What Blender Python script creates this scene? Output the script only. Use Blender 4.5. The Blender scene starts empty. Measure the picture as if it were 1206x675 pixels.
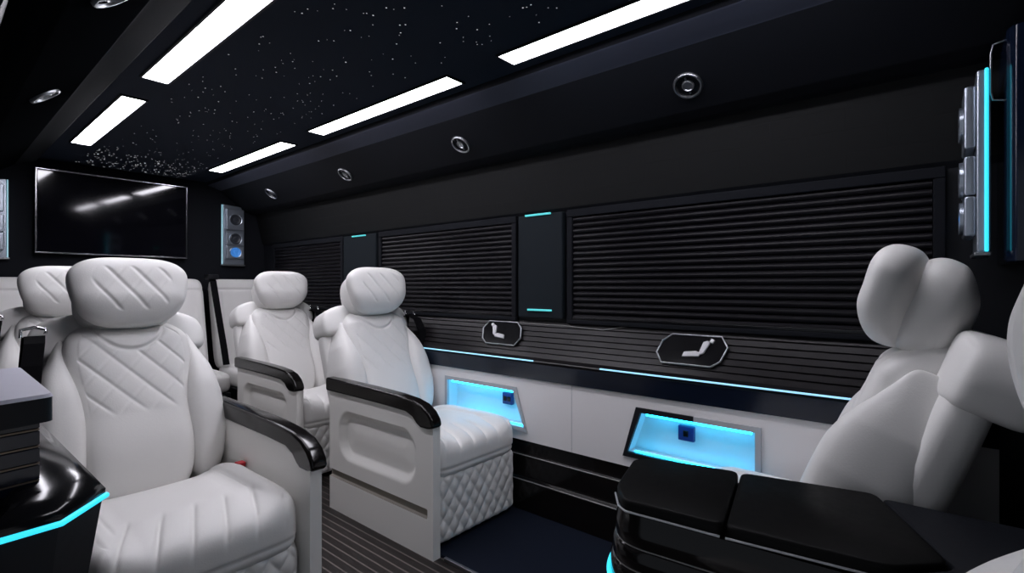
import bpy, bmesh, math, random
import numpy as np
from mathutils import Vector, Matrix

random.seed(7)
sc = bpy.context.scene
COL = sc.collection
PI = math.pi

# ------------------------------------------------------------------ materials
def mat(name, color, rough=0.5, metal=0.0, emit=None, strength=0.0, bump=None, spec=0.5, coat=0.0):
    m = bpy.data.materials.new(name)
    m.use_nodes = True
    nt = m.node_tree
    b = nt.nodes['Principled BSDF']
    b.inputs['Base Color'].default_value = (*color, 1)
    b.inputs['Roughness'].default_value = rough
    b.inputs['Metallic'].default_value = metal
    b.inputs['Specular IOR Level'].default_value = spec
    b.inputs['Coat Weight'].default_value = coat
    if emit:
        b.inputs['Emission Color'].default_value = (*emit, 1)
        b.inputs['Emission Strength'].default_value = strength
    if bump:
        scale, st, dist = bump
        tc = nt.nodes.new('ShaderNodeTexCoord')
        nz = nt.nodes.new('ShaderNodeTexNoise')
        nz.inputs['Scale'].default_value = scale
        nz.inputs['Detail'].default_value = 4
        bp = nt.nodes.new('ShaderNodeBump')
        bp.inputs['Strength'].default_value = st
        bp.inputs['Distance'].default_value = dist
        nt.links.new(tc.outputs['Object'], nz.inputs['Vector'])
        nt.links.new(nz.outputs['Fac'], bp.inputs['Height'])
        nt.links.new(bp.outputs['Normal'], b.inputs['Normal'])
        rr = nt.nodes.new('ShaderNodeMapRange')
        rr.inputs['To Min'].default_value = max(0.02, rough - 0.06)
        rr.inputs['To Max'].default_value = min(1, rough + 0.06)
        nt.links.new(nz.outputs['Fac'], rr.inputs['Value'])
        nt.links.new(rr.outputs['Result'], b.inputs['Roughness'])
    return m

M = {}
M['leather'] = mat('white_leather', (0.78, 0.77, 0.75), 0.48, bump=(220, 0.12, 0.002), spec=0.4)
M['shell'] = mat('white_plastic_shell', (0.86, 0.845, 0.81), 0.38, bump=(30, 0.03, 0.002))
M['panel'] = mat('white_wall_leather', (0.78, 0.76, 0.76), 0.5, bump=(160, 0.1, 0.002))
M['slot'] = mat('taupe_slot', (0.26, 0.235, 0.20), 0.6, bump=(60, 0.05, 0.001))
M['gloss'] = mat('piano_black', (0.006, 0.006, 0.007), 0.14, bump=(8, 0.02, 0.002), spec=0.3)
M['armblack'] = mat('armrest_black', (0.006, 0.005, 0.005), 0.13, bump=(60, 0.04, 0.001), spec=0.3)
M['black'] = mat('satin_black', (0.008, 0.009, 0.012), 0.45, bump=(60, 0.05, 0.001), spec=0.3)
M['matte'] = mat('matte_black', (0.006, 0.007, 0.010), 0.8, bump=(120, 0.1, 0.001), spec=0.15)
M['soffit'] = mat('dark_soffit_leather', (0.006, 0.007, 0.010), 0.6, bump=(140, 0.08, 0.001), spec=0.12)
M['cove'] = mat('grey_painted_cove_sheen', (0.020, 0.022, 0.024), 0.7, bump=(90, 0.06, 0.001), spec=0.03)  # door-side cove facet: lighter grey paints in the reflection of the strip lights
M['ceiling'] = mat('ceiling_suede', (0.010, 0.016, 0.030), 0.75, bump=(200, 0.1, 0.001), spec=0.2)
M['navy'] = mat('navy_carpet', (0.007, 0.010, 0.019), 0.9, bump=(400, 0.5, 0.004), spec=0.1)
M['navygloss'] = mat('navy_gloss', (0.004, 0.008, 0.02), 0.18, bump=(10, 0.02, 0.001))
M['pillar'] = mat('pillar_suede', (0.006, 0.010, 0.014), 0.75, bump=(150, 0.1, 0.001), spec=0.2)
M['chrome'] = mat('chrome', (0.75, 0.76, 0.78), 0.18, 1.0, bump=(20, 0.02, 0.001))
M['steel'] = mat('brushed_steel', (0.32, 0.33, 0.35), 0.35, 1.0, bump=(40, 0.05, 0.001))
M['trimline'] = mat('thin_silver_line', (0.22, 0.215, 0.21), 0.4, 0.2, bump=(40, 0.05, 0.001))
M['gold'] = mat('bronze_line', (0.20, 0.16, 0.12), 0.35, 0.8, bump=(40, 0.05, 0.001))
M['greytop'] = mat('lavender_grey_top', (0.62, 0.62, 0.72), 0.45, bump=(100, 0.06, 0.001))
M['strap'] = mat('black_webbing', (0.006, 0.006, 0.007), 0.85, bump=(300, 0.4, 0.001), spec=0.05)
M['red'] = mat('red_button', (0.50, 0.02, 0.03), 0.4, bump=(60, 0.05, 0.001))
M['strip'] = mat('ceiling_light_diffuser', (0.9, 0.9, 0.95), 0.5, emit=(0.93, 0.91, 1.0), strength=27.0)
M['star'] = mat('star_point', (0.8, 0.8, 0.8), 0.5, emit=(0.95, 0.95, 1.0), strength=0.8)
M['cyan'] = mat('cyan_led', (0.05, 0.4, 0.5), 0.4, emit=(0.03, 0.62, 0.85), strength=1.3)
M['nicheled'] = mat('niche_led', (0.05, 0.4, 0.5), 0.4, emit=(0.015, 0.55, 1.0), strength=8.0)
M['teal'] = mat('teal_led', (0.05, 0.4, 0.4), 0.4, emit=(0.10, 0.62, 0.66), strength=0.8)
M['ice'] = mat('ice_led', (0.3, 0.5, 0.6), 0.4, emit=(0.33, 0.72, 1.0), strength=1.0)
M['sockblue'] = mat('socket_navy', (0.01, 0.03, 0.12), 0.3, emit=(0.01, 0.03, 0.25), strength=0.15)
M['cavity'] = mat('niche_liner', (0.75, 0.78, 0.80), 0.45, bump=(40, 0.05, 0.001))
M['frame_grey'] = mat('grey_frame', (0.42, 0.43, 0.45), 0.4, bump=(60, 0.05, 0.001))
M['speakerbody'] = mat('speaker_silver', (0.42, 0.47, 0.54), 0.32, 0.85, bump=(40, 0.05, 0.001))
M['cone'] = mat('speaker_cone', (0.03, 0.035, 0.045), 0.4, bump=(60, 0.1, 0.001))
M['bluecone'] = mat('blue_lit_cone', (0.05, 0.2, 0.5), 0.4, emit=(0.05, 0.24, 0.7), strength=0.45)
M['screen'] = mat('screen_glass', (0.003, 0.003, 0.005), 0.05, bump=(3, 0.01, 0.001))
M['blind'] = mat('blind_fabric', (0.0055, 0.005, 0.007), 0.40, bump=(200, 0.06, 0.0005), spec=0.12)
M['lid'] = mat('console_lid', (0.0035, 0.0035, 0.0035), 0.5, bump=(60, 0.05, 0.001), spec=0.08)
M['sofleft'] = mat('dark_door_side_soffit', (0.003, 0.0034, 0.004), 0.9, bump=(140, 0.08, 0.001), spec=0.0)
M['covesheen'] = mat('blue_painted_cove_sheen', (0.045, 0.05, 0.075), 0.5, bump=(90, 0.06, 0.001), spec=0.3)  # window-side cove facet: reflected light put into the base colour as a bluish band
M['paleled'] = mat('pale_led', (0.4, 0.5, 0.55), 0.4, emit=(0.25, 0.52, 0.60), strength=0.7)
M['bezel'] = mat('dark_chrome', (0.32, 0.32, 0.34), 0.16, 1.0, bump=(20, 0.02, 0.001))
M['ledge'] = mat('ribbed_ledge_wood', (0.010, 0.0085, 0.010), 0.30, bump=(60, 0.05, 0.001), spec=0.3)
M['icon'] = mat('silver_icon', (0.5, 0.5, 0.52), 0.35, 0.3, bump=(60, 0.05, 0.001))

def wall_tile_material():
    m = mat('upper_wall_tiles', (0.006, 0.0065, 0.007), 0.6, spec=0.2)
    nt = m.node_tree; b = nt.nodes['Principled BSDF']
    tc = nt.nodes.new('ShaderNodeTexCoord')
    sep = nt.nodes.new('ShaderNodeSeparateXYZ'); com = nt.nodes.new('ShaderNodeCombineXYZ')
    br = nt.nodes.new('ShaderNodeTexBrick')
    br.offset = 0.5
    br.inputs['Color1'].default_value = (1, 1, 1, 1); br.inputs['Color2'].default_value = (0.96, 0.96, 0.96, 1)
    br.inputs['Mortar'].default_value = (0, 0, 0, 1)
    br.inputs['Scale'].default_value = 1.0
    br.inputs['Mortar Size'].default_value = 0.0018
    br.inputs['Brick Width'].default_value = 0.22; br.inputs['Row Height'].default_value = 0.07
    bp = nt.nodes.new('ShaderNodeBump'); bp.inputs['Strength'].default_value = 0.5; bp.inputs['Distance'].default_value = 0.002
    L = nt.links.new
    L(tc.outputs['Object'], sep.inputs[0]); L(sep.outputs['Y'], com.inputs['X']); L(sep.outputs['Z'], com.inputs['Y'])
    L(com.outputs[0], br.inputs['Vector']); L(br.outputs['Color'], bp.inputs['Height']); L(bp.outputs['Normal'], b.inputs['Normal'])
    return m
M['walltile'] = wall_tile_material()

def aisle_material():
    m = mat('pinstripe_floor', (0.012, 0.010, 0.010), 0.35, spec=0.4)
    nt = m.node_tree; b = nt.nodes['Principled BSDF']; L = nt.links.new
    tc = nt.nodes.new('ShaderNodeTexCoord'); sep = nt.nodes.new('ShaderNodeSeparateXYZ')
    mul = nt.nodes.new('ShaderNodeMath'); mul.operation = 'MULTIPLY'; mul.inputs[1].default_value = 1 / 0.038
    fr = nt.nodes.new('ShaderNodeMath'); fr.operation = 'FRACT'
    lt = nt.nodes.new('ShaderNodeMath'); lt.operation = 'LESS_THAN'; lt.inputs[1].default_value = 0.16
    nz = nt.nodes.new('ShaderNodeTexNoise'); nz.inputs['Scale'].default_value = 25
    mx = nt.nodes.new('ShaderNodeMix'); mx.data_type = 'RGBA'
    mx.inputs['A'].default_value = (0.016, 0.012, 0.011, 1); mx.inputs['B'].default_value = (0.13, 0.11, 0.10, 1)
    bp = nt.nodes.new('ShaderNodeBump'); bp.inputs['Strength'].default_value = 0.1; bp.inputs['Distance'].default_value = 0.001
    L(tc.outputs['Object'], sep.inputs[0]); L(sep.outputs['X'], mul.inputs[0]); L(mul.outputs[0], fr.inputs[0]); L(fr.outputs[0], lt.inputs[0])
    L(lt.outputs[0], mx.inputs['Factor']); L(mx.outputs['Result'], b.inputs['Base Color'])
    L(tc.outputs['Object'], nz.inputs['Vector']); L(nz.outputs['Fac'], bp.inputs['Height']); L(bp.outputs['Normal'], b.inputs['Normal'])
    return m
M['aisle'] = aisle_material()

# ------------------------------------------------------------------ helpers
def link(o, parent=None):
    COL.objects.link(o)
    if parent: o.parent = parent
    return o

def mesh_obj(name, verts, faces, m, parent=None, smooth=True):
    me = bpy.data.meshes.new(name)
    me.from_pydata([tuple(map(float, v)) for v in verts], [], [tuple(int(i) for i in f) for f in faces])
    ms = m if isinstance(m, (list, tuple)) else [m]
    for k in ms: me.materials.append(k)
    bm = bmesh.new(); bm.from_mesh(me)
    bmesh.ops.recalc_face_normals(bm, faces=bm.faces)
    bm.to_mesh(me); bm.free()
    me.polygons.foreach_set('use_smooth', [smooth] * len(me.polygons))
    return link(bpy.data.objects.new(name, me), parent)

def bm_obj(name, bm, m, parent=None, smooth=False, bevel=0.0, seg=2, angle=40):
    me = bpy.data.meshes.new(name)
    bmesh.ops.recalc_face_normals(bm, faces=bm.faces)
    bm.to_mesh(me); bm.free()
    ms = m if isinstance(m, (list, tuple)) else [m]
    for k in ms: me.materials.append(k)
    o = link(bpy.data.objects.new(name, me), parent)
    if bevel:
        b = o.modifiers.new('bevel', 'BEVEL'); b.width = bevel; b.segments = seg; b.limit_method = 'ANGLE'; b.angle_limit = math.radians(angle)
    if smooth or bevel:
        me.polygons.foreach_set('use_smooth', [True] * len(me.polygons))
        o.data.set_sharp_from_angle(angle=math.radians(50)) if not bevel else None
        if bevel:
            w = o.modifiers.new('wn', 'WEIGHTED_NORMAL'); w.keep_sharp = True
    return o

def box(bm, x0, x1, y0, y1, z0, z1, mi=0):
    v = [bm.verts.new(p) for p in [(x0,y0,z0),(x1,y0,z0),(x1,y1,z0),(x0,y1,z0),(x0,y0,z1),(x1,y0,z1),(x1,y1,z1),(x0,y1,z1)]]
    for f in [(0,3,2,1),(4,5,6,7),(0,1,5,4),(1,2,6,5),(2,3,7,6),(3,0,4,7)]:
        fc = bm.faces.new([v[i] for i in f]); fc.material_index = mi

def prism(bm, pts, axis, a, b, mi=0):
    """closed polygon pts (2-D) extruded along axis from a to b. axis y: pts are (x,z); x: (y,z); z: (x,y)"""
    def P(p, t):
        return {'y': (p[0], t, p[1]), 'x': (t, p[0], p[1]), 'z': (p[0], p[1], t)}[axis]
    A = [bm.verts.new(P(p, a)) for p in pts]; B = [bm.verts.new(P(p, b)) for p in pts]
    n = len(pts)
    fs = [bm.faces.new(A), bm.faces.new(list(reversed(B)))]
    for i in range(n): fs.append(bm.faces.new([A[i], A[(i+1) % n], B[(i+1) % n], B[i]]))
    for f in fs: f.material_index = mi

def tube(bm, pts, r, n=8, closed=False, mi=0):
    pts = [Vector(p) for p in pts]; rings = []
    N = len(pts); prev = None
    for i, p in enumerate(pts):
        if closed: t = (pts[(i+1) % N] - pts[i-1]).normalized()
        else: t = (pts[min(i+1, N-1)] - pts[max(i-1, 0)]).normalized()
        if prev is None:
            u = t.orthogonal().normalized()
        else:
            u = (prev - t * prev.dot(t)).normalized()
        prev = u; w = t.cross(u)
        rings.append([bm.verts.new(p + (u*math.cos(2*PI*k/n) + w*math.sin(2*PI*k/n))*r) for k in range(n)])
    rng = range(N if closed else N-1)
    for i in rng:
        a, b = rings[i], rings[(i+1) % N]
        for k in range(n):
            f = bm.faces.new([a[k], a[(k+1) % n], b[(k+1) % n], b[k]]); f.material_index = mi
    if not closed:
        bm.faces.new(list(reversed(rings[0]))).material_index = mi; bm.faces.new(rings[-1]).material_index = mi

def lathe(bm, prof, n=32, mat4=None, mi=0):
    """prof: (r, h) pairs around local z"""
    mat4 = mat4 or Matrix.Identity(4)
    rings = []
    for r, h in prof:
        if r < 1e-6: rings.append([bm.verts.new(mat4 @ Vector((0, 0, h)))])
        else: rings.append([bm.verts.new(mat4 @ Vector((r*math.cos(2*PI*k/n), r*math.sin(2*PI*k/n), h))) for k in range(n)])
    for a, b in zip(rings, rings[1:]):
        for k in range(n):
            if len(a) == 1 and len(b) == 1: continue
            if len(a) == 1: f = bm.faces.new([a[0], b[k], b[(k+1) % n]])
            elif len(b) == 1: f = bm.faces.new([a[k], a[(k+1) % n], b[0]])
            else: f = bm.faces.new([a[k], a[(k+1) % n], b[(k+1) % n], b[k]])
            f.material_index = mi

def ribbon(bm, pts, wdir, w, th, mi=0):
    pts = [Vector(p) for p in pts]; wd = Vector(wdir).normalized(); rings = []
    for i, p in enumerate(pts):
        t = (pts[min(i+1, len(pts)-1)] - pts[max(i-1, 0)]).normalized()
        nn = t.cross(wd).normalized()
        rings.append([bm.verts.new(p + wd*sx*w/2 + nn*sn*th/2) for sx, sn in ((-1,-1),(1,-1),(1,1),(-1,1))])
    for a, b in zip(rings, rings[1:]):
        for k in range(4):
            bm.faces.new([a[k], a[(k+1) % 4], b[(k+1) % 4], b[k]]).material_index = mi
    bm.faces.new(list(reversed(rings[0]))); bm.faces.new(rings[-1])

_sb = {}
def cube_grid(nx, ny, nz):
    key = (nx, ny, nz)
    if key in _sb: return _sb[key]
    idx = {}; V = []; F = []
    def vid(i, j, k):
        q = (i, j, k)
        if q not in idx:
            idx[q] = len(V); V.append((2*i/nx-1, 2*j/ny-1, 2*k/nz-1))
        return idx[q]
    for i in range(nx):
        for j in range(ny):
            for k in (0, nz): F.append((vid(i,j,k), vid(i+1,j,k), vid(i+1,j+1,k), vid(i,j+1,k)))
        for k in range(nz):
            for j in (0, ny): F.append((vid(i,j,k), vid(i+1,j,k), vid(i+1,j,k+1), vid(i,j,k+1)))
    for j in range(ny):
        for k in range(nz):
            for i in (0, nx): F.append((vid(i,j,k), vid(i,j+1,k), vid(i,j+1,k+1), vid(i,j,k+1)))
    _sb[key] = (np.array(V), F)
    return _sb[key]

def superbox(name, h, c, n, p, m, parent=None, fn=None, post=None):
    """soft cushion: superellipsoid of half sizes h about c; fn deforms (P, V) before, post after"""
    V, F = cube_grid(*n)
    pe = p if isinstance(p, (list, tuple)) else (p, p, p)
    pm = max(pe)
    r = (np.abs(V[:,0])**pe[0] + np.abs(V[:,1])**pe[1] + np.abs(V[:,2])**pe[2]) ** (-1/pm) if len(set(pe)) == 1 else None
    if r is None:   # solve the mixed-exponent shape by bisection
        lo = np.zeros(len(V)); hi = np.ones(len(V)) * 1.2
        for _ in range(30):
            mid = (lo+hi)/2; W = np.abs(V)*mid[:,None]
            g = W[:,0]**pe[0] + W[:,1]**pe[1] + W[:,2]**pe[2]
            lo = np.where(g < 1, mid, lo); hi = np.where(g < 1, hi, mid)
        r = lo
    P = V * r[:,None] * np.array(h)
    if fn is not None: P = fn(P, V)
    P = P + np.array(c)
    if post is not None: P = post(P)
    return mesh_obj(name, P, F, m, parent)

def groove(q, pitch, w):
    f = np.abs(q/pitch - np.round(q/pitch)) * pitch
    return np.exp(-(f/w)**2)
def sstep(a, b, x):
    t = np.clip((x-a)/(b-a), 0, 1); return t*t*(3-2*t)

def tag(o, label=None, cat=None, group=None, kind=None):
    if label: o['label'] = label
    if cat: o['category'] = cat
    if group: o['group'] = group
    if kind: o['kind'] = kind
    return o
def thing(name, label, cat, loc=(0,0,0), rz=0, group=None):
    o = bpy.data.objects.new(name, None); COL.objects.link(o)
    o.empty_display_size = 0.1
    o.location = loc; o.rotation_euler = (0, 0, rz)
    return tag(o, label, cat, group)
def dup(root, label, loc, rz=0, group=None, skip=()):
    r = root.copy(); COL.objects.link(r); r.location = loc; r.rotation_euler = (0, 0, rz); r['label'] = label
    if group: r['group'] = group
    for ch in list(root.children):
        if ch.name.split('.')[0] in skip: continue
        c = ch.copy(); COL.objects.link(c); c.parent = r
        for g in list(ch.children):
            d = g.copy(); COL.objects.link(d); d.parent = c
    return r
def struct(o, label=None):
    o['kind'] = 'structure'
    if label: o['label'] = label
    return o

# ------------------------------------------------------------------ the van: x across (0 = door side), y towards the rear, z up
XC = 1.03; Y0, Y1 = -0.45, 4.55; ZC = 1.95
mx = lambda x: 2*XC - x

# floor: pinstriped aisle board and raised navy carpet
bm = bmesh.new(); box(bm, -0.05, 2.12, Y0, Y1, -0.06, 0.0); struct(bm_obj('floor', bm, M['aisle']), 'dark pinstriped aisle floor')
bm = bmesh.new(); box(bm, 1.375, 1.93, Y0+0.2, 1.62, 0.0, 0.012)
struct(bm_obj('floor_carpet', bm, M['navy'], bevel=0.003), 'navy carpet between the seats')
bm = bmesh.new(); box(bm, 1.362, 1.375, Y0+0.2, 1.50, 0.0, 0.015); struct(bm_obj('trim_1', bm, M['steel'], bevel=0.002))

# ceiling
bm = bmesh.new(); box(bm, mx(1.535), 1.535, Y0, Y1, ZC, ZC+0.05); struct(bm_obj('ceiling', bm, M['ceiling']))

# soffits (ducted corners) left and right: cove facet, vent facet, lip
def soffit(name, f, m1, m2):
    pts = [(1.53, ZC), (1.542, 1.928), (1.64, 1.895), (1.665, 1.872), (1.835, 1.745), (1.88, 1.728), (1.95, 1.728), (2.12, 1.728), (2.12, 2.0), (1.53, 2.0)]
    bm = bmesh.new()
    q = [(f(x), z) for x, z in pts]
    prism(bm, q, 'y', Y0, Y1)
    for fc in bm.faces:
        c = fc.calc_center_median()
        if abs(f(c.x) - 1.591) < 0.03 and c.z < 1.93: fc.material_index = 1
    o = bm_obj(name, bm, [m1, m2], bevel=0.006, angle=12)
    return struct(o)
soffit('trim_2', lambda x: x, M['soffit'], M['covesheen'])
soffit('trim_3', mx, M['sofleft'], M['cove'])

# right wall: canted tiled upper panel, flat window zone, mass behind
bm = bmesh.new()
prism(bm, [(1.925, 1.735), (1.985, 1.475), (2.0, 1.455), (2.0, 0.0), (2.12, 0.0), (2.12, 1.735)], 'y', Y0, Y1)
for fc in bm.faces:
    c = fc.calc_center_median()
    if 1.5 < c.z < 1.7 and c.x < 1.99: fc.material_index = 1
struct(bm_obj('wall_right', bm, [M['black'], M['walltile']]))
# left wall (door opening up to y = 0.95 is open, as photographed through it)
bm = bmesh.new()
box(bm, mx(2.12), mx(2.0), 0.95, Y1, 0.0, 1.455)
struct(bm_obj('wall_left', bm, M['black']))
bm = bmesh.new()
prism(bm, [(mx(1.925), 1.735), (mx(1.985), 1.475), (mx(2.0), 1.455), (mx(2.12), 1.455), (mx(2.12), 1.735)], 'y', 0.95, Y1)
struct(bm_obj('wall_left_upper', bm, M['black']))
bm = bmesh.new(); box(bm, mx(2.12), 2.12, Y1, Y1+0.08, -0.06, 2.0); struct(bm_obj('wall_rear', bm, M['matte']))
bm = bmesh.new(); box(bm, mx(2.12), 2.12, Y0-0.08, Y0, -0.06, 2.0); struct(bm_obj('wall_front', bm, M['matte']))
# front corner pillar that carries the speaker, and the rear one
bm = bmesh.new(); prism(bm, [(1.72, Y0), (1.72, -0.155), (1.745, -0.14), (2.0, -0.14), (2.0, Y0)], 'z', 1.16, 1.74)
struct(bm_obj('wall_front_corner', bm, M['navygloss'], bevel=0.004))

bm = bmesh.new(); box(bm, 1.72, 2.0, Y0, -0.24, 0.0, 1.16)
struct(bm_obj('wall_front_lower', bm, M['black'], bevel=0.004))

# ------------------------------------------------------------------ ceiling light strips
def light(label, x, y0, y1):
    t = thing('ceiling_light', label, 'ceiling light', (x, (y0+y1)/2, ZC), 0, 'strip lights in the starry ceiling')
    L = (y1-y0)/2; w = 0.043
    bm = bmesh.new()
    for a in (-1, 1): box(bm, a*(w+0.005)-0.004, a*(w+0.005)+0.004, -L-0.009, L+0.009, -0.008, 0)
    for a in (-1, 1): box(bm, -w-0.001, w+0.001, a*(L+0.005)-0.004, a*(L+0.005)+0.004, -0.008, 0)
    bm_obj('light_frame', bm, M['black'], t)
    bm = bmesh.new(); box(bm, -w, w, -L, L, -0.006, 0); bm_obj('diffuser', bm, M['strip'], t)
XR, XL = 1.422, 0.635
light('white strip light at front of the window-side ceiling row, cut by the top edge', XR, 0.06, 1.22)
light('white strip light in the middle of the window-side ceiling row', XR, 1.50, 2.60)
light('shortest-looking white strip light at the rear end of the window-side row', XR, 2.92, 4.03)
light('broad white strip light on the door side, cut by the top edge', XL, 1.32, 2.44)
light('white strip light at the rear of the door-side row, towards the television', XL, 2.75, 3.86)

# fibre optic stars
bm = bmesh.new()
def star(x, y, r):
    bm.faces.new([bm.verts.new((x + r*math.cos(k*PI/3), y + r*math.sin(k*PI/3), ZC-0.0012)) for k in range(6)])
def clear(x, y):
    return abs(x-XR) > 0.07 and abs(x-XL) > 0.07 and 0.56 < x < 1.5
for _ in range(400):
    x = random.uniform(0.74, 1.30); y = random.uniform(0.35, 4.5)
    if clear(x, y): star(x, y, random.uniform(0.0013, 0.0030))
for _ in range(210):
    x = random.uniform(0.57, 1.48); y = random.uniform(3.95, 4.52)
    if clear(x, y): star(x, y, random.uniform(0.0022, 0.0048))
tag(bm_obj('star_lights', bm, M['star']), 'tiny white star lights speckled over the black ceiling', 'star lights', kind='stuff')

# ------------------------------------------------------------------ round air vents on the soffits
def air_vent(first, label, x, y, z, ax):
    # ax: +1 right soffit facing the aisle, -1 left soffit
    if first is None:
        t = thing('air_vent', label, 'air vent', group='round air vents on the soffits')
        bm = bmesh.new(); lathe(bm, [(0.051, 0), (0.051, 0.006), (0.048, 0.010), (0.043, 0.010), (0.041, 0.004), (0.041, -0.004)], 40)
        bm_obj('ring', bm, M['steel'], t, smooth=True)
        bm = bmesh.new(); lathe(bm, [(0.041, 0.002), (0.034, -0.004), (0.0, -0.004)], 40)
        bm_obj('vent_bowl', bm, M['gloss'], t, smooth=True)
        bm = bmesh.new(); lathe(bm, [(0.021, -0.003), (0.021, 0.006), (0.017, 0.009), (0.015, 0.006), (0.0, 0.006)], 32)
        hub = bm_obj('hub', bm, M['steel'], t, smooth=True)
        bm = bmesh.new()
        box(bm, -0.033, 0.033, -0.002, 0.002, -0.003, 0.007)
        bm_obj('louver', bm, M['steel'], t)
    else:
        t = dup(first, label, (0, 0, 0))
    nx, nz = -ax*0.60, -0.80
    zax = Vector((nx, 0, nz)); yax = Vector((0, 1, 0)); xax = yax.cross(zax)
    R = Matrix((xax, yax, zax)).transposed()
    t.location = (x, y, z); t.rotation_euler = R.to_euler()
    return t
zv = 1.8085
v0 = air_vent(None, 'round metal-ringed air vent nearest the front, above the front blind', 1.7500, 0.66, zv, 1)
air_vent(v0, 'round metal-ringed air vent below the gap between first and second window-side strip lights', 1.7500, 1.80, zv, 1)
air_vent(v0, 'small round air vent on the window-side soffit above the seats, second from the rear', 1.7500, 2.84, zv, 1)
air_vent(v0, 'rearmost dim round air vent on the window-side soffit near the tall speaker', 1.7500, 3.86, zv, 1)
air_vent(v0, 'flat-looking round air vent on the door-side soffit at the top edge', mx(1.75), 1.53, zv, -1)
air_vent(v0, 'dim small round air vent on the door-side soffit, farther from the camera', mx(1.75), 2.52, zv, -1)

# ------------------------------------------------------------------ windows with pleated blinds
def window(n, ya, yb, label):
    za, zb = 0.945, 1.425
    bm = bmesh.new()
    box(bm, 1.972, 2.0, ya-0.03, yb+0.03, zb, zb+0.035)
    box(bm, 1.972, 2.0, ya-0.03, yb+0.03, za-0.02, za)
    box(bm, 1.972, 2.0, ya-0.03, ya, za, zb); box(bm, 1.972, 2.0, yb, yb+0.03, za, zb)
    struct(bm_obj('window_%d' % n, bm, M['matte'], bevel=0.004))
    t = thing('window_blind', label, 'window blind', (1.99, (ya+yb)/2, za), 0, 'black blinds along the window wall')
    L = (yb-ya)/2 - 0.002; ns = 18; H = zb-za; p = H/ns
    prof = []
    for k in range(ns):
        z = k*p
        prof += [(0.0, z), (-0.006, z+0.10*p), (-0.0105, z+0.28*p), (-0.012, z+0.5*p), (-0.0095, z+0.74*p), (-0.004, z+0.95*p)]
    prof += [(0.0, H), (0.008, H), (0.008, 0)]
    bm = bmesh.new(); prism(bm, prof, 'y', -L, L)
    bm_obj('slats', bm, M['blind'], t)
    bm = bmesh.new(); box(bm, -0.017, 0.006, -L, L, -0.0, 0.012); bm_obj('bottom_rail', bm, M['gloss'], t, bevel=0.002)
window(1, 0.0, 1.29, 'wide black slatted blind, closed, behind the rear-facing seat at the front')
window(2, 1.66, 2.78, 'black slatted blind, closed, beside the seat next to the lit alcove')
window(3, 3.27, 4.30, 'dim black slatted blind nearest the rear speaker')
# pillars between windows and their teal bars
for i, (ya, yb) in enumerate([(1.34, 1.61), (2.83, 3.22)]):
    bm = bmesh.new(); box(bm, 1.966, 2.0, ya, yb, 0.945, 1.455); struct(bm_obj('trim_%d' % (4+i), bm, M['pillar'], bevel=0.006))
def led_bar(label, y0, y1, z, m):
    bm = bmesh.new(); box(bm, 1.957, 1.967, y0, y1, z-0.0045, z+0.0045)
    tag(bm_obj('light_bar', bm, m, bevel=0.002), label, 'light bar', 'teal light bars on the window pillars')
led_bar('short teal light bar at the top of the pillar between the two front blinds', 1.405, 1.56, 1.452, M['teal'])
led_bar('short pale light bar at the foot of the pillar between the two front blinds', 1.40, 1.545, 0.985, M['teal'])
led_bar('small faraway teal light bar at the top of the rear window pillar', 2.94, 3.10, 1.447, M['teal'])

# ------------------------------------------------------------------ ribbed ledge, black band, white panel, stepped kick panel
SA, SB = Vector((1.994, 0.925)), Vector((1.905, 0.757))      # slope in (x, z)
prof = []
NR = 7
sd = (SB-SA); sn = Vector((-abs(sd.y), abs(sd.x))).normalized()   # outward normal, towards aisle and up
sn = Vector((sd.y, -sd.x)).normalized()
for k in range(NR):
    for t, d in ((0.0, 0.0), (0.10, 0.0), (0.16, 0.006), (0.92, 0.006)):
        q = SA + sd*((k+t)/NR) + sn*d
        prof.append((q.x, q.y))
prof += [(1.900, 0.752), (1.900, 0.742), (1.908, 0.738), (1.908, 0.735), (1.903, 0.730), (1.915, 0.652), (2.0, 0.652), (2.0, 0.925)]
bm = bmesh.new(); prism(bm, prof, 'y', Y0+0.31, Y1)
for fc in bm.faces:
    c = fc.calc_center_median()
    if c.z < 0.725 and c.x < 1.95: fc.material_index = 1
struct(bm_obj('trim_6', bm, [M['ledge'], M['navygloss']]), 'black ribbed window ledge')
# silver sill line with a step in it
bm = bmesh.new()
tube(bm, [(1.982, 4.3, 0.915), (1.982, 1.36, 0.915), (1.976, 1.13, 0.905), (1.982, 0.97, 0.935), (1.982, 0.0, 0.935)], 0.0022, 6)
struct(bm_obj('trim_7', bm, M['trimline'], smooth=True))
# LED line along the ledge edge
def ledge_led(label, y0, y1):
    bm = bmesh.new(); box(bm, 1.896, 1.906, y0, y1, 0.7415, 0.7475)
    tag(bm_obj('light_strip', bm, M['ice'], bevel=0.001), label, 'light strip', 'blue light strips along the ledge')
ledge_led('icy blue light strip along the ledge edge, beside the seat by the first alcove', 1.46, 2.75)
ledge_led('longer icy blue light strip along the ledge edge above the front alcove', 0.19, 1.10)
bm = bmesh.new(); box(bm, 1.898, 1.903, 1.10, 1.46, 0.742, 0.746); struct(bm_obj('trim_8', bm, M['trimline']))

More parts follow.
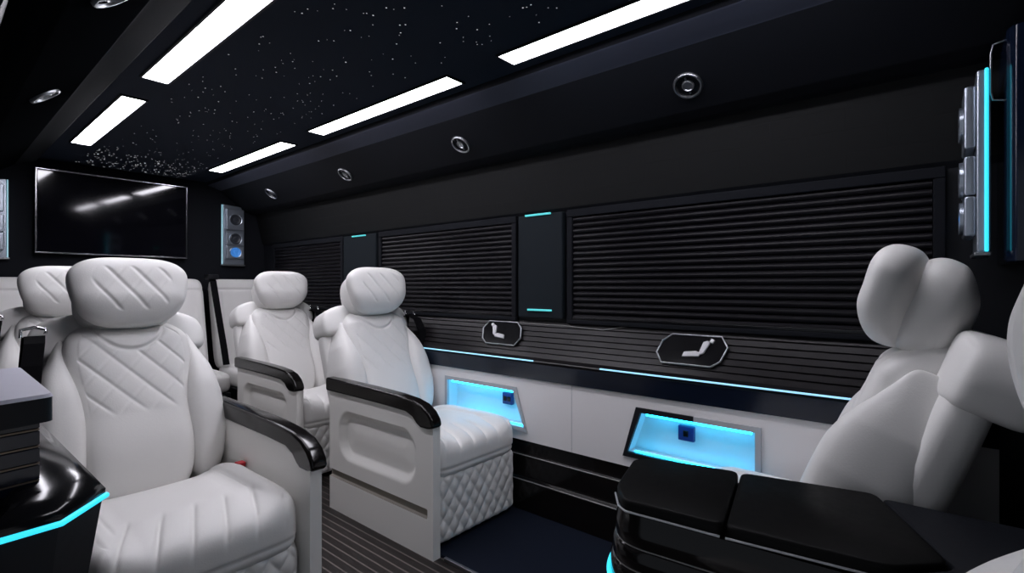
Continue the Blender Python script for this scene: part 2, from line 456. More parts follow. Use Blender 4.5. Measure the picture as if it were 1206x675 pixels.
# white panel with two trapezoid openings
PX = 1.93; ZB, ZT = 0.345, 0.652; NZ0, NZ1 = 0.405, 0.585
niches = [(0.48, 0.955, 0.985), (1.525, 2.09, 2.09)]   # y0 (low y end), y1 at top, y1 at bottom ; first slants at high y
n1 = dict(yt0=0.48, yb0=0.48, yt1=0.925, yb1=0.985)     # front alcove
n2 = dict(yt0=1.60, yb0=1.53, yt1=2.085, yb1=2.085)     # second alcove
pts_y = [Y0+0.31, n1, n2, Y1]
bm = bmesh.new()
def quad(p):
    bm.faces.new([bm.verts.new((PX, y, z)) for y, z in p])
ye0, ye1 = Y0+0.31, Y1
segs = [(ye0, ye0, n1['yb0'], n1['yt0']), (n1['yb1'], n1['yt1'], n2['yb0'], n2['yt0']), (n2['yb1'], n2['yt1'], ye1, ye1)]
for b0, t0, b1, t1 in segs:
    quad([(b0, NZ0), (b1, NZ0), (t1, NZ1), (t0, NZ1)])
quad([(ye0, ZB), (ye1, ZB), (ye1, NZ0), (ye0, NZ0)])
quad([(ye0, NZ1), (ye1, NZ1), (ye1, ZT), (ye0, ZT)])
o = bm_obj('trim_9', bm, M['panel'])
sm = o.modifiers.new('thick', 'SOLIDIFY'); sm.thickness = 0.012; sm.offset = 0
struct(o, 'white leather lower wall panel')
# seams in the white panel
bm = bmesh.new()
for y in (1.26, 0.20, 2.42): box(bm, PX-0.0072, PX-0.0055, y-0.001, y+0.001, ZB, ZT)
struct(bm_obj('trim_10', bm, M['frame_grey']))

# kick panel: steps with silver lines down to the floor
bm = bmesh.new()
prism(bm, [(1.94, 0.345), (1.94, 0.275), (1.928, 0.268), (1.928, 0.165), (1.905, 0.155), (1.905, 0.0), (2.0, 0.0), (2.0, 0.345)], 'y', Y0+0.31, Y1)
struct(bm_obj('baseboard_right', bm, M['armblack'], bevel=0.003))
bm = bmesh.new()
tube(bm, [(1.927, Y0+0.32, 0.2715), (1.927, Y1, 0.2715)], 0.0028, 6); tube(bm, [(1.905, Y0+0.32, 0.159), (1.905, Y1, 0.159)], 0.0028, 6)
struct(bm_obj('trim_11', bm, M['trimline'], smooth=True))

# lit alcoves
def alcove(label, n, dark_left, sock_y, sock_z, two):
    yc = (n['yb0']+n['yb1'])/2
    t = thing('lit_alcove', label, 'alcove', (PX, yc, NZ0), 0, 'blue-lit alcoves in the white wall panel')
    H = NZ1-NZ0
    q = [(n['yb0']-yc, 0), (n['yb1']-yc, 0), (n['yt1']-yc, H), (n['yt0']-yc, H)]
    D = 0.062
    bm = bmesh.new()
    A = [bm.verts.new((0.004, y, z)) for y, z in q]; B = [bm.verts.new((D, y*0.985, 0.006 + z*0.93)) for y, z in q]
    for i in range(4): bm.faces.new([A[i], A[(i+1) % 4], B[(i+1) % 4], B[i]])
    bm.faces.new(B)
    o = bm_obj('liner', bm, M['cavity'], t)
    s = o.modifiers.new('thick', 'SOLIDIFY'); s.thickness = 0.003; s.offset = 1
    # rim: two halves, dark one and grey one
    def loop(off):
        c = Vector((sum(p[0] for p in q)/4, H/2))
        out = []
        for y, z in q:
            out.append((y + off*(1 if y > c.x else -1), z + off*(1 if z > c.y else -1)))
        return out
    def lerp(a, b, u): return (a[0]+(b[0]-a[0])*u, a[1]+(b[1]-a[1])*u)
    O, I = loop(0.016), loop(-0.004)
    def rim(name, ids, m):
        bm = bmesh.new()
        for (oa, ob, ia, ib) in ids:
            v = [bm.verts.new((x, *p)) for x in (-0.014, 0.002) for p in (oa, ob, ib, ia)]
            for f in [(0,1,2,3),(4,7,6,5),(0,4,5,1),(1,5,6,2),(2,6,7,3),(3,7,4,0)]: bm.faces.new([v[i] for i in f])
        bmesh.ops.remove_doubles(bm, verts=bm.verts, dist=0.0005)
        bm_obj(name, bm, m, t)
    # corners: 0 low-y bottom, 1 high-y bottom, 2 high-y top, 3 low-y top  (high y lies to the left in the photograph)
    mo, mi_ = lerp(O[2], O[3], 0.5), lerp(I[2], I[3], 0.5)
    mo2, mi2 = lerp(O[1], O[0], 0.5), lerp(I[1], I[0], 0.5)
    rim('rim', [(O[1], O[2], I[1], I[2]), (O[2], mo, I[2], mi_), (mo2, O[1], mi2, I[1])], M['black'] if dark_left else M['frame_grey'])
    rim('rim', [(O[3], O[0], O and I[3], I[0]), (mo, O[3], mi_, I[3]), (O[0], mo2, I[0], mi2)], M['frame_grey'])
    bm = bmesh.new(); box(bm, 0.006, 0.016, q[3][0]+0.02, q[2][0]-0.02, H-0.018, H-0.010); bm_obj('led_strip', bm, M['nicheled'], t)
    bm = bmesh.new(); box(bm, 0.006, 0.016, q[0][0]+0.02, q[1][0]-0.03, 0.004, 0.009); bm_obj('led_strip', bm, M['nicheled'], t)
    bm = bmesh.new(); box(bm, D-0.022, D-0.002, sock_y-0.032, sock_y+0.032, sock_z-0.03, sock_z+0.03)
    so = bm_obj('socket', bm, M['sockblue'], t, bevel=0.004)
    bm = bmesh.new()
    for k in ((-0.014, 0.012) if two else (0.0,)): box(bm, D-0.026, D-0.020, sock_y+k-0.010, sock_y+k+0.010, sock_z-0.012, sock_z+0.012)
    bm_obj('port', bm, M['gloss'], so, bevel=0.002)
alcove('glowing blue alcove with square socket and dark rim, below the front blind', n1, True, 0.02, 0.11, False)
alcove('glowing blue alcove with grey rim, partly hidden by a seat cushion', n2, False, -0.12, 0.115, True)

# seat control plates on the ledge slope
def control(first, label, y, tpos, flip, k):
    if first is None:
        t = thing('seat_control', label, 'seat control', group='seat control plates on the ledge')
        w, h = 0.135, 0.062
        out = [(-w, -0.02), (-w*0.80, -h), (w*0.62, -h), (w*0.86, -h*0.6), (w, 0.02), (w*0.80, h), (-w*0.62, h), (-w*0.88, h*0.5)]
        bm = bmesh.new(); tube(bm, [(x, z, 0.006) for x, z in out], 0.0042, 8, closed=True); bm_obj('bezel', bm, M['steel'], t, smooth=True)
        bm = bmesh.new()
        prism(bm, [(x*0.99, z*0.99) for x, z in out], 'z', -0.004, 0.004); bm_obj('plate', bm, M['gloss'], t)
        bm = bmesh.new()   # seat shaped switch: cushion, back, head knob
        prism(bm, [(-0.030, -0.032), (0.036, -0.026), (0.040, -0.010), (0.022, -0.004), (-0.024, -0.010)], 'z', 0.004, 0.013)
        prism(bm, [(0.030, -0.022), (0.052, -0.012), (0.070, 0.030), (0.060, 0.042), (0.044, 0.036)], 'z', 0.004, 0.013)
        bm_obj('seat_switch', bm, M['icon'], t, bevel=0.003)
        bm = bmesh.new(); prism(bm, [(0.064, 0.036), (0.078, 0.030), (0.086, 0.046), (0.072, 0.052)], 'z', 0.004, 0.012)
        bm_obj('headrest_switch', bm, M['icon'], t, bevel=0.002)
    else: t = dup(first, label, (0, 0, 0))
    p = SA + sd*tpos + sn*0.0105
    zax = Vector((sn.x, 0, sn.y)); yax = Vector((-sd.x, 0, -sd.y)).normalized(); xax = yax.cross(zax)
    if flip: pass
    R = Matrix((xax, yax, zax)).transposed()
    t.location = (p.x, y, p.y); t.rotation_euler = R.to_euler()
    t.scale = (k*flip, 1, 1)
    return t
c0 = control(None, 'larger dark seat control plate with seat-shaped switches, above the front alcove', 0.72, 0.47, 1, 1.0)
control(c0, 'smaller-looking seat control plate with bright seat-shaped switches, beside the middle seat', 1.70, 0.42, -1, 1.0)

# ------------------------------------------------------------------ rear wall: television, tall speakers
t = thing('television', 'large black television with glossy screen on the rear wall', 'television', (0.945, 4.50, 1.32)); t.rotation_euler = (math.radians(1.3), 0, 0)
bm = bmesh.new(); box(bm, -0.435, 0.435, 0.008, 0.05, 0.0, 0.56); bm_obj('housing', bm, M['black'], t, bevel=0.004)
bm = bmesh.new(); box(bm, -0.425, 0.425, 0.0, 0.008, 0.012, 0.55); bm_obj('screen', bm, M['screen'], t)
bm = bmesh.new()
box(bm, -0.438, 0.438, -0.006, 0.012, 0.552, 0.562); box(bm, -0.438, 0.438, -0.006, 0.012, 0.0, 0.009)
box(bm, -0.438, -0.428, -0.006, 0.012, 0.009, 0.552); box(bm, 0.428, 0.438, -0.006, 0.012, 0.009, 0.552)
bm_obj('bezel', bm, M['bezel'], t, bevel=0.002)

def speaker(first, label, loc, rz, s):
    if first is None:
        t = thing('tower_speaker', label, 'speaker', group='tall three-driver speakers')
        bm = bmesh.new()   # faces local -y, bevelled top outer corner
        prism(bm, [(-0.08, 0), (0.085, 0), (0.085, 0.43), (0.06, 0.49), (-0.08, 0.50)], 'y', -0.028, 0.0)
        bm_obj('housing', bm, M['speakerbody'], t, bevel=0.005)
        bm = bmesh.new(); box(bm, -0.066, 0.075, -0.052, -0.028, 0.290, 0.465); box(bm, -0.066, 0.075, -0.052, -0.028, 0.160, 0.270); box(bm, -0.066, 0.075, -0.052, -0.028, 0.045, 0.158)
        bm_obj('baffle', bm, M['speakerbody'], t, bevel=0.006)
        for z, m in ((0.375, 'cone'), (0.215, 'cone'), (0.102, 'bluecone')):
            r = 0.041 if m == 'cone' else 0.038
            bm = bmesh.new()
            lathe(bm, [(r*1.1, 0.0), (r*1.1, 0.006), (r*0.95, 0.008), (r*0.85, 0.004), (r*0.45, 0.003), (r*0.42, 0.008), (0, 0.011)], 32,
                  Matrix.Translation((0.005, -0.050, z)) @ Matrix.Rotation(PI/2, 4, 'X'))
            d = bm_obj('driver', bm, M[m], t, smooth=True)
            bm = bmesh.new()
            lathe(bm, [(r*1.10, 0.0), (r*1.10, 0.008), (r*1.22, 0.010), (r*1.25, 0.0)], 32, Matrix.Translation((0.005, -0.050, z)) @ Matrix.Rotation(PI/2, 4, 'X'))
            bm_obj('driver_ring', bm, M['speakerbody'], d, smooth=True)
        bm = bmesh.new(); box(bm, -0.089, -0.080, -0.013, -0.005, 0.0, 0.50); bm_obj('led_edge', bm, M['cyan'], t, bevel=0.003)
        bm = bmesh.new(); box(bm, -0.094, 0.09, -0.034, 0.0, -0.012, 0.0); bm_obj('foot_rail', bm, M['steel'], t, bevel=0.003)
    else: t = dup(first, label, loc)
    t.location = loc; t.rotation_euler = (0, 0, rz); t.scale = (s, 1, 1 if rz == 0 else 0.95)
    for c in t.children:
        if c.name.startswith('led_edge'):
            c.material_slots[0].link = 'OBJECT'; c.material_slots[0].material = M['paleled'] if rz == 0 else M['cyan']
    return t
s0 = speaker(None, 'tall silver three-driver speaker with blue glow on the rear wall beside the television', (1.735, 4.55, 1.285), 0, 1)
speaker(s0, 'rear speaker at the left edge, only its pale upright edge showing', (mx(1.735)-0.025, 4.55, 1.285), 0, -1)
speaker(s0, 'speaker seen edge-on with bright cyan upright strip, above the rear-facing seat', (1.865, -0.115, 1.19), PI, -1)
# slim metal rail on the front pillar
bm = bmesh.new(); tube(bm, [(1.785, -0.1395, 1.575), (1.785, -0.118, 1.58), (1.785, -0.114, 1.60), (1.785, -0.114, 1.70), (1.785, -0.118, 1.722), (1.785, -0.1395, 1.727)], 0.0025, 8)
for z0, z1 in ((1.70, 1.722),): pass
tag(bm_obj('grab_rail', bm, M['steel'], smooth=True), 'slim grey rail above the edge-on speaker', 'rail')

# ------------------------------------------------------------------ captain seats (local: faces -y, front at y = 0)
TH = math.radians(20); CT, ST = math.cos(TH), math.sin(TH)
BO = np.array([0, 0.585, 0.385])
def lean(P):
    Q = np.empty_like(P)
    Q[:,0] = P[:,0]
    Q[:,1] = P[:,1]*CT + P[:,2]*ST + BO[1]
    Q[:,2] = -P[:,1]*ST + P[:,2]*CT + BO[2]
    return Q
def leanp(x, n, s):
    return (x, n*CT + s*ST + BO[1], -n*ST + s*CT + BO[2])

def diamonds(a, b, pitch, w, d1, d2):
    return d1*groove(a + b, pitch, w) + d2*groove(a - b, pitch, w)

def make_seat(label, group):
    t = thing('captain_seat', label, 'seat', group=group)
    # cushion
    def fc(P, V):
        x, y, z = P[:,0].copy(), P[:,1].copy(), P[:,2].copy()
        top = sstep(0.0, 0.9, V[:,2])
        z += top*(0.028*sstep(0.55, 0.95, np.abs(x)/0.25) - 0.012*(1-(x/0.25)**2)*sstep(-0.2, 0.25, y))
        z -= 0.02*sstep(0.1, 0.3, y)
        # quilted front half
        msk = top*sstep(0.98, 0.86, np.abs(V[:,0]))*sstep(-0.06, -0.13, y)
        msk = np.maximum(msk, sstep(-0.85, -1, V[:,1])*sstep(-0.2, 0.1, V[:,2]))
        g = msk*(0.008*groove(x - 0.32*y + 0.03, 0.082, 0.006) - 0.004*np.abs(np.sin(PI*(x - 0.32*y + 0.03)/0.082)))
        z -= g
        # seam between seat face and side bolster, and piping round the front
        z -= top*0.006*np.exp(-((np.abs(x) - 0.185)/0.006)**2)*sstep(-0.2, -0.12, y)
        y += 0.006*np.exp(-((z + 0.028)/0.006)**2)*sstep(-0.7, -1, V[:,1])
        return np.stack([x, y, z], 1)
    superbox('seat_cushion', (0.262, 0.31, 0.085), (0, 0.325, 0.362), (110, 110, 26), (9, 7, 3.2), M['leather'], t, fc)
    # quilted skirt under the cushion
    def fs(P, V):
        x, y, z = P[:,0], P[:,1].copy(), P[:,2]
        msk = (V[:,1] < -0.99)*sstep(0.99, 0.93, np.abs(V[:,0]))*sstep(0.99, 0.93, np.abs(V[:,2]))
        puff = np.abs(np.sin(PI*(x + z*0.75)/0.062)*np.sin(PI*(x - z*0.75)/0.062))**0.5
        y += msk*(0.005 - 0.011*puff)
        return np.stack([x, y, z], 1)
    superbox('seat_skirt', (0.258, 0.27, 0.148), (0, 0.30, 0.168), (120, 12, 70), 14, M['leather'], t, fs)
    # backrest centre: wide at the shoulders, tapering to the neck, smooth neck patch, quilted upper half
    def fb(P, V):
        x, y, z = P[:,0].copy(), P[:,1].copy(), P[:,2].copy()
        u = np.clip((z + 0.345)/0.69, 0, 1)
        x *= 0.84 + 0.13*sstep(0.45, 0.75, u) - 0.16*sstep(0.80, 1.02, u)
        front = sstep(-0.2, -0.95, V[:,1])
        y -= front*(0.020*np.exp(-((u-0.25)/0.18)**2) - 0.010*(1-(x/0.2)**2)*sstep(0.45, 0.8, u))
        rr = np.sqrt((x/0.112)**2 + ((z-0.31)/0.125)**2)
        msk = front*sstep(0.99, 0.90, np.abs(V[:,0]))*sstep(0.42, 0.48, u)*sstep(1.02, 1.10, rr)
        qa, qb = x + z*0.85 + 0.02, x - z*0.85 + 0.02
        y += msk*(0.0042*groove(qa, 0.092, 0.0055) + 0.0014*groove(qb, 0.092, 0.0055))
        y -= msk*0.0022*np.abs(np.sin(PI*qa/0.092))
        y += front*0.005*np.exp(-((rr-1)/0.05)**2)
        y -= front*0.004*sstep(1.0, 0.9, rr)
        y += 0.075*sstep(0.82, 1.0, u)
        return np.stack([x, y, z], 1)
    superbox('backrest', (0.200, 0.072, 0.345), (0, 0.070, 0.338), (110, 16, 140), (5, 3, 4.5), M['leather'], t, fb, lean)
    # side bolsters: slim at the shoulder, full at the waist, flush with the centre
    for s in (-1, 1):
        def fo(P, V, s=s):
            x, y, z = P[:,0].copy(), P[:,1].copy(), P[:,2].copy()
            u = np.clip((z + 0.30)/0.60, 0, 1)
            xi = 0.140 + 0.030*sstep(0.45, 0.9, u)
            xo = np.interp(u, [0, 0.15, 0.35, 0.55, 0.75, 0.9, 1.0], [0.250, 0.272, 0.284, 0.278, 0.256, 0.226, 0.206])
            f = s*x/0.06
            x = s*((xi+xo)/2 + f*(xo-xi)/2)
            fr = sstep(0.3, -1, V[:,1])
            y = y + fr*(-0.020*np.sin(PI*np.clip(u/0.85, 0, 1))**0.9 + 0.040*sstep(0.60, 1, u))
            return np.stack([x, y, z], 1)
        superbox('side_bolster', (0.060, 0.105, 0.300), (s*0.0, 0.099, 0.298), (30, 34, 70), (2.8, 2.8, 2.8), M['leather'], t, fo, lean)
        # shoulder wing behind the quilted centre
        def fw(P, V, s=s):
            x, y, z = P[:,0].copy(), P[:,1].copy(), P[:,2].copy()
            x -= s*0.030*sstep(-0.02, 0.11, z)
            y += 0.02*sstep(0, 1, V[:,0]*s)
            z -= 0.012*sstep(0.2, 1, V[:,0]*s)*sstep(0, 1, V[:,2])
            return np.stack([x, y, z], 1)
        superbox('shoulder_wing', (0.112, 0.076, 0.080), (s*0.160, 0.150, 0.610), (34, 26, 36), (5.5, 6, 6), M['leather'], t, fw, lean)
    superbox('back_shell', (0.266, 0.055, 0.320), (0, 0.182, 0.330), (30, 10, 30), (5, 4, 5), M['leather'], t, None, lean)
    # headrest: quilted front pad with the carrier pad behind it
    def fh(P, V):
        x, y, z = P[:,0].copy(), P[:,1].copy(), P[:,2].copy()
        x *= 1.0 + 0.13*z/0.13 - 0.05*sstep(0.05, 0.13, z)
        y -= 0.022*(x/0.18)**2 + 0.015*sstep(0.0, 0.13, z) - 0.02*sstep(-0.02, -0.13, z)
        front = sstep(-0.1, -0.9, V[:,1])
        msk = front*sstep(0.80, 0.62, np.abs(V[:,0]))*sstep(0.80, 0.55, np.abs(V[:,2]))
        y += msk*(0.0055*groove(x + z*0.75 + 0.02, 0.080, 0.0065) + 0.0008*groove(x - z*0.75, 0.080, 0.006))
        return np.stack([x, y, z], 1)
    hr = superbox('headrest', (0.177, 0.066, 0.127), (0, -0.014, 0.731), (84, 30, 70), (2.9, 2.5, 2.8), M['leather'], t, fh, lean)
    def fk(P, V):
        x, y, z = P[:,0].copy(), P[:,1].copy(), P[:,2].copy()
        z = z*(1 - 0.24*sstep(0.015, 0.076, y)) - 0.016*sstep(-0.02, 0.07, y)
        return np.stack([x, y, z], 1)
    superbox('headrest_back', (0.152, 0.076, 0.124), (0, 0.070, 0.728), (40, 24, 30), (3, 3, 3), M['leather'], hr, fk, lean)
    for s in (-1, 1):
        bm = bmesh.new(); tube(bm, [leanp(s*0.055, 0.085, 0.52), leanp(s*0.055, 0.085, 0.66)], 0.008, 12); bm_obj('headrest_post', bm, M['chrome'], t, smooth=True)
    # seat belt on the wall side (local +x): guide, strap, chrome loop
    return t

# side panels with a racetrack recess and a slot, black armrest on top
_side = {}
def add_side(t, s):
    if s in _side:
        for o in _side[s]:
            c = o.copy(); COL.objects.link(c); c.parent = t
        return
    ny, nz = 120, 100
    ya, yb, za, zb = 0.0, 0.775, 0.0, 0.585
    yy, zz = np.meshgrid(np.linspace(ya, yb, ny+1), np.linspace(za, zb, nz+1), indexing='ij')
    zz = zz - 0.05*sstep(0.50, 0.585, zz)*sstep(0.13, 0.045, yy)
    sk = 0.02
    # rounded recess
    cy, cz, hy, hz, r = 0.40, 0.385, 0.290, 0.118, 0.095
    qx = np.abs(yy-cy) - hy + r; qz = np.abs(zz - cz + (yy-cy)*0.0) - hz + r
    d = np.sqrt(np.maximum(qx, 0)**2 + np.maximum(qz, 0)**2) + np.minimum(np.maximum(qx, qz), 0) - r
    rec = 0.030*np.clip(-d/0.030, 0, 1) - 0.006*sstep(-0.035, -0.11, d)
    slot = 0.012*sstep(0.0205, 0.0165, np.abs(zz-0.178))*sstep(0.035, 0.045, yy)
    xo = 0.302 - rec - slot
    V, F = [], []
    for i in range(ny+1):
        for j in range(nz+1): V.append((s*xo[i,j], yy[i,j], zz[i,j]))
    idx = lambda i, j: i*(nz+1)+j
    for i in range(ny):
        for j in range(nz): F.append((idx(i,j), idx(i+1,j), idx(i+1,j+1), idx(i,j+1)))
    base = len(V); ring = [(i, 0) for i in range(ny)] + [(ny, j) for j in range(nz)] + [(i, nz) for i in range(ny, 0, -1)] + [(0, j) for j in range(nz, 0, -1)]
    for i, j in ring: V.append((s*0.264, yy[i,j], zz[i,j]))
    nr = len(ring)
    for k in range(nr):
        F.append((idx(*ring[k]), idx(*ring[(k+1) % nr]), base+(k+1) % nr, base+k))
    F.append(tuple(base+k for k in range(nr)))
    o = mesh_obj('side_panel', V, F, [M['shell'], M['slot']], t)
    for p in o.data.polygons:
        c = p.center
        if abs(c.z-0.178) < 0.0205 and c.y > 0.040 and abs(c.x) > 0.285: p.material_index = 1
    o.data.set_sharp_from_angle(angle=math.radians(40))
    # armrest: level pad curling down at the front
    top = [(0.79, 0.648), (0.62, 0.647), (0.40, 0.645), (0.22, 0.640), (0.12, 0.632), (0.06, 0.618), (0.018, 0.594), (-0.006, 0.566), (-0.012, 0.545), (-0.008, 0.532)]
    bot = [(0.020, 0.526), (0.065, 0.526), (0.090, 0.538), (0.115, 0.560), (0.16, 0.576), (0.30, 0.580), (0.50, 0.582), (0.79, 0.582)]
    bm = bmesh.new(); prism(bm, top + bot, 'x', s*0.262, s*0.318)
    ar = bm_obj('armrest', bm, M['armblack'], t, bevel=0.011, seg=3, angle=60)
    _side[s] = (o, ar)

def add_belt(t, s):
    bm = bmesh.new()
    ribbon(bm, [leanp(s*0.262, 0.165, 0.52), leanp(s*0.258, 0.10, 0.608), leanp(s*0.255, 0.055, 0.602), leanp(s*0.262, 0.012, 0.565), leanp(s*0.272, 0.004, 0.49), leanp(s*0.282, 0.02, 0.38), leanp(s*0.286, 0.05, 0.24)], (1, 0, 0), 0.052, 0.005)
    b = bm_obj('seat_belt', bm, M['strap'], t)
    bm = bmesh.new()
    tube(bm, [leanp(s*0.228, 0.060, 0.612), leanp(s*0.226, 0.06, 0.628), leanp(s*0.255, 0.06, 0.636), leanp(s*0.288, 0.06, 0.628), leanp(s*0.290, 0.06, 0.600)], 0.0055, 8)
    bm_obj('belt_loop', bm, M['chrome'], b, smooth=True)
    # buckle on the other side
    bm = bmesh.new(); box(bm, -s*0.262, -s*0.228, 0.455, 0.485, 0.36, 0.45)
    k = bm_obj('belt_buckle', bm, M['black'], t, bevel=0.004)
    bm = bmesh.new(); box(bm, -s*0.260, -s*0.232, 0.449, 0.481, 0.448, 0.464); bm_obj('buckle_button', bm, M['red'], k, bevel=0.003)

G1 = 'quilted white captain seats facing forward'
seatA = make_seat('largest white quilted captain seat, red buckle showing, beside the cyan-edged bar console', G1)
seatB = dup(seatA, 'white captain seat whose side panel faces the aisle, beside the first blue alcove', (1.635, 1.53, 0))
seatC = dup(seatA, 'white captain seat directly behind the seat by the blue alcove, window side', (1.635, 2.64, 0))
seatD = dup(seatA, 'white captain seat mostly hidden behind the largest seat, only its headrest clear', (0.505, 2.62, 0))
G2 = 'white rear-facing seats at the front'
noarm = ('side_panel', 'armrest')
seatE = dup(seatA, 'white rear-facing seat in profile, behind the black ribbed console', (1.625, 0.895, 0), PI, G2, noarm)
seatF = dup(seatA, 'white rear-facing seat cut off by the lower right corner', (0.52, 0.698, 0), PI, G2, noarm)
seatA.location = (0.515, 1.46, 0)
for t_ in (seatE, seatF):           # shorter cushions on the rear-facing pair
    for c_ in t_.children:
        if c_.name.split('.')[0] in ('seat_cushion', 'seat_skirt'): c_.scale = (1, 0.55, 1); c_.location = (0, 0.286, 0)
        if c_.name.split('.')[0] == 'shoulder_wing' and c_.data.vertices[0].co.x > 0: c_.location = (0, 0.05, 0.004)
for s_, d_ in ((seatA, -1), (seatD, -1), (seatB, 1), (seatC, 1)): add_belt(s_, d_); add_side(s_, -d_)

# ------------------------------------------------------------------ rear bench seats
def rear_seat(first, label, x):
    if first is None:
        t = thing('passenger_seat', label, 'seat', group='flat white seats along the rear wall')
        def fb(P, V):
            x, y, z = P[:,0].copy(), P[:,1].copy(), P[:,2].copy()
            y += 0.010*np.exp(-((z - 0.275)/0.008)**2)
            y += sstep(-0.5, -1, V[:,1])*0.004*np.exp(-((np.abs(x)-0.15)/0.008)**2)*sstep(0.27, 0.25, z)
            y += 0.16*(z+0.36)/0.72
            return np.stack([x, y, z], 1)
        superbox('backrest', (0.208, 0.06, 0.36), (0, 0.50, 0.80), (50, 12, 90), (10, 5, 10), M['leather'], t, fb)
        def fc(P, V):
            x, y, z = P[:,0].copy(), P[:,1].copy(), P[:,2].copy()
            z -= sstep(0.5, 1, V[:,2])*0.005*groove(x, 0.13, 0.007)
            return np.stack([x, y, z], 1)
        superbox('seat_cushion', (0.208, 0.26, 0.075), (0, 0.26, 0.41), (50, 50, 16), (8, 6, 4), M['leather'], t, fc)
        bm = bmesh.new(); box(bm, -0.20, 0.20, 0.03, 0.55, 0.0, 0.34); bm_obj('seat_base', bm, M['black'], t, bevel=0.01)
        return t
    return dup(first, label, (x, 3.83, 0))
r0 = rear_seat(None, 'flat white rear seat left of the black belt, beside the rear seat in the corner', 0)
r0.location = (1.265, 3.83, 0)
rear_seat(r0, 'flat white rear seat in the window corner, right of the black belt', 1.74)
rear_seat(r0, 'flat white rear seat hidden behind the quilted headrests', 0.835)
rear_seat(r0, 'flat white rear seat at the left edge in the door-side corner', 0.30)
def rear_belt(label, x):
    t = thing('hanging_belt', label, 'seat belt', (x, 4.0, 0), 0)
    bm = bmesh.new(); ribbon(bm, [(0.0, 0.42, 1.175), (0.0, 0.36, 1.178), (0.0, 0.315, 1.14), (0.012, 0.25, 0.90), (0.03, 0.18, 0.62), (0.035, 0.15, 0.50)], (1, 0, 0), 0.046, 0.006)
    bm_obj('strap', bm, M['strap'], t)
    bm = bmesh.new(); box(bm, -0.035, 0.035, 0.30, 0.40, 1.155, 1.195); bm_obj('belt_guide', bm, M['black'], t, bevel=0.006)
rear_belt('black seat belt hanging between the two flat white rear seats', 1.505)

# ------------------------------------------------------------------ consoles
def offset_poly(pts, d):
    n = len(pts); out = []
    area = sum(pts[i][0]*pts[(i+1) % n][1] - pts[(i+1) % n][0]*pts[i][1] for i in range(n))
    sg = 1 if area > 0 else -1
    for i in range(n):
        p0, p1, p2 = Vector(pts[i-1]), Vector(pts[i]), Vector(pts[(i+1) % n])
        e1 = (p1-p0).normalized(); e2 = (p2-p1).normalized()
        n1_ = Vector((e1.y, -e1.x))*sg; n2_ = Vector((e2.y, -e2.x))*sg
        b = (n1_+n2_); b.normalize()
        out.append(tuple(p1 + b*d/max(0.35, b.dot(n1_))))
    return out
def round_poly(pts, r, k=6):
    n = len(pts); out = []
    for i in range(n):
        p0, p1, p2 = Vector(pts[i-1]), Vector(pts[i]), Vector(pts[(i+1) % n])
        a = p1 + (p0-p1).normalized()*min(r, (p0-p1).length*0.45); b = p1 + (p2-p1).normalized()*min(r, (p2-p1).length*0.45)
        for j in range(k+1):
            u = j/k; out.append(tuple(a*(1-u)**2 + p1*2*u*(1-u) + b*u*u))
    return out
def stack(bm, poly, layers, mi=0):
    rings = [[bm.verts.new((x, y, z)) for x, y in offset_poly(poly, d)] for z, d in layers]
    n = len(poly)
    for a, b in zip(rings, rings[1:]):
        for k in range(n): bm.faces.new([a[k], a[(k+1) % n], b[(k+1) % n], b[k]]).material_index = mi
    bm.faces.new(list(reversed(rings[0]))).material_index = mi; bm.faces.new(rings[-1]).material_index = mi

# centre console between the rear-facing seats
CX, CY, CZ = 1.12, 0.15, 0.66
ct = thing('centre_console', 'black ribbed console with glossy lids between the rear-facing seats', 'console', (CX, CY, 0))
foot = [(0.945, 0.49), (1.01, 0.54), (1.185, 0.585), (1.225, 0.53), (1.318, 0.09), (1.325, -0.34), (1.02, -0.34), (0.985, 0.0)]
L = lambda pts: [(x-CX, y-CY) for x, y in pts]
fp = round_poly(L(foot), 0.05)
layers = [(0.0, -0.02), (0.08, -0.01)]
z = 0.08; k = 0
bul = lambda z: 0.020*math.exp(-((z-0.46)/0.12)**2)
lines = []
while z < 0.60:
    layers += [(z, bul(z)-0.002), (z+0.004, bul(z)-0.006), (z+0.008, bul(z)-0.002), (z+0.036, bul(z+0.036)+0.002)]
    if 0.36 < z < 0.62: lines.append(z+0.004)
    z += 0.044
layers += [(0.632, 0.0)]
bm = bmesh.new(); stack(bm, fp, layers); bm_obj('ribbed_body', bm, M['armblack'], ct, smooth=True)
bm = bmesh.new()
for z in lines: tube(bm, [(x, y, z) for x, y in offset_poly(fp, bul(z)-0.0035)], 0.0016, 5, closed=True)
bm_obj('silver_line', bm, M['trimline'], ct, smooth=True)
front = [(0.945, 0.49), (1.01, 0.54), (1.185, 0.585), (1.225, 0.53), (1.262, 0.356), (0.962, 0.30)]
rearl = [(0.963, 0.292), (1.263, 0.348), (1.318, 0.095), (1.062, -0.02), (0.992, 0.05)]
deck = [(1.062, -0.03), (1.318, 0.085), (1.325, -0.34), (1.02, -0.34), (0.99, 0.04)]
for nm, pl, m, zt in (('front_lid', front, M['lid'], CZ), ('rear_lid', rearl, M['lid'], CZ-0.001), ('rear_deck', deck, M['soffit'], CZ-0.008)):
    bm = bmesh.new(); stack(bm, round_poly(L(pl), 0.02, 4), [(0.634, 0.002), (zt-0.008, 0.002), (zt-0.002, 0.0), (zt, -0.004)])
    bm_obj(nm, bm, m, ct, smooth=True)
bm = bmesh.new()
tube(bm, [(x-CX, y-CY, 0.638) for x, y in [(1.01, 0.545), (0.955, 0.508), (0.940, 0.485), (0.956, 0.302)]], 0.0022, 6)
tube(bm, [(x-CX, y-CY, 0.638) for x, y in [(0.957, 0.292), (0.988, 0.05)]], 0.0022, 6)
bm_obj('lid_trim', bm, M['frame_grey'], ct, smooth=True)
bm = bmesh.new()
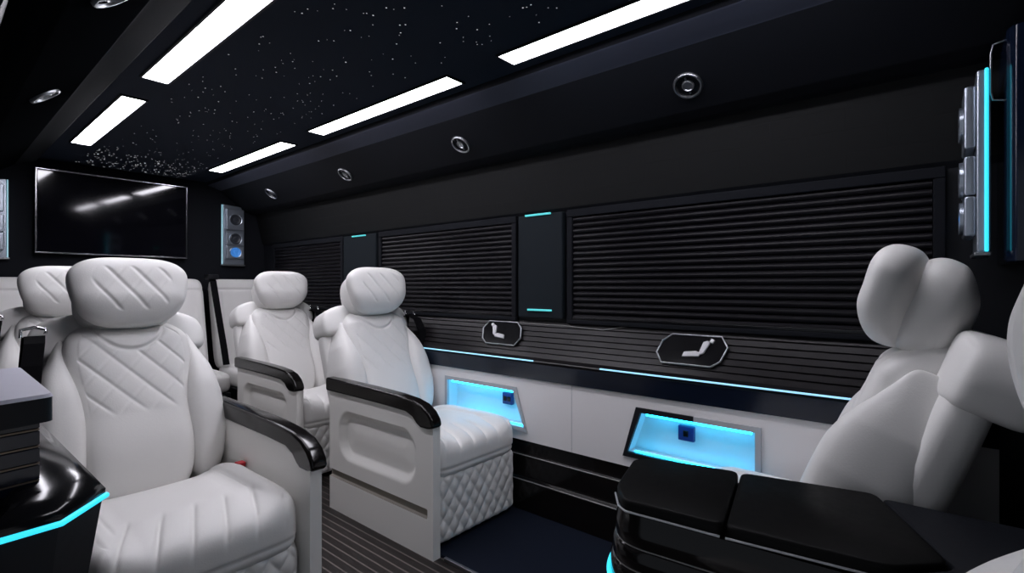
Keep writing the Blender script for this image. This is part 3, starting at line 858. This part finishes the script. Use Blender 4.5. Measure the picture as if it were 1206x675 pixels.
ep = offset_poly(fp, bul(0.475)+0.002); sel = [p for p in ep if p[1] > 0.25]
sel = sorted(sel, key=lambda p: math.atan2(p[1]-0.2, p[0]))
tube(bm, [(x, y, 0.478) for x, y in ep[2:16]], 0.006, 8)
bm_obj('led_strip', bm, M['cyan'], ct, smooth=True)

# bar console on the door-side wall, cyan edge
BX, BY = 0.10, 1.25
bt = thing('bar_console', 'black bar console with glowing cyan edge and grey top at the left edge', 'console', (BX, BY, 0))
Lb = lambda pts: [(x-BX, y-BY) for x, y in pts]
deckp = [(0.066, 0.965), (0.135, 0.970), (0.200, 1.045), (0.196, 1.58), (0.066, 1.58)]
bm = bmesh.new(); stack(bm, Lb(deckp), [(0.0, -0.05), (0.30, -0.045), (0.62, -0.02), (0.74, -0.003), (0.752, -0.001)]); bm_obj('lower_body', bm, M['black'], bt)
bm = bmesh.new(); stack(bm, Lb(deckp), [(0.753, 0.002), (0.768, 0.003), (0.778, -0.004), (0.80, -0.03)]); bm_obj('glossy_deck', bm, M['gloss'], bt, smooth=True)
bm = bmesh.new(); dp = offset_poly(Lb(deckp), 0.004)
tube(bm, [(x, y, 0.757) for x, y in (dp[0], dp[1], dp[2])], 0.0045, 8); bm_obj('led_strip', bm, M['cyan'], bt, smooth=True)
colp = [(0.067, 1.04), (0.124, 1.05), (0.126, 1.50), (0.067, 1.50)]
ly = [(0.79, 0)]; z = 0.80
while z < 0.885:
    ly += [(z, 0), (z+0.003, -0.004), (z+0.006, 0)]; z += 0.026
ly += [(0.89, 0)]
bm = bmesh.new(); stack(bm, Lb(colp), ly); bm_obj('ribbed_column', bm, M['navygloss'], bt)
bm = bmesh.new(); z = 0.803
while z < 0.885:
    tube(bm, [(x, y, z) for x, y in offset_poly(Lb(colp), -0.001)], 0.0014, 5, closed=True); z += 0.026
bm_obj('bronze_line', bm, M['gold'], bt)
capp = [(0.066, 1.03), (0.140, 1.05), (0.142, 1.44), (0.066, 1.44)]
bm = bmesh.new(); stack(bm, round_poly(Lb(capp), 0.012, 4), [(0.891, 0), (0.928, 0)]); cp = bm_obj('cap', bm, M['black'], bt, smooth=True)
bm = bmesh.new(); stack(bm, round_poly(Lb(capp), 0.012, 4), [(0.9285, 0.001), (0.934, -0.002)]); bm_obj('cap_pad', bm, M['greytop'], cp, smooth=True)

# ------------------------------------------------------------------ light from the open side door, camera
w = bpy.data.worlds.new('World'); sc.world = w; w.use_nodes = True
bg = w.node_tree.nodes['Background']
bg.inputs['Color'].default_value = (0.80, 0.88, 1.0, 1); bg.inputs['Strength'].default_value = 0.30

cam = bpy.data.cameras.new('Camera'); co = bpy.data.objects.new('Camera', cam); COL.objects.link(co)
cam.sensor_width = 36; cam.lens = 591/1206*36; cam.clip_start = 0.02
co.location = (0, 0, 1.1); co.rotation_euler = (PI/2, 0, -math.radians(50))
sc.camera = co

sc.view_settings.view_transform = 'Standard'; sc.view_settings.look = 'None'
sc.view_settings.gamma = 1; sc.view_settings.exposure = 0; sc.view_settings.use_curve_mapping = False
sc.cycles.use_denoising = True
sc.cycles.max_bounces = 8
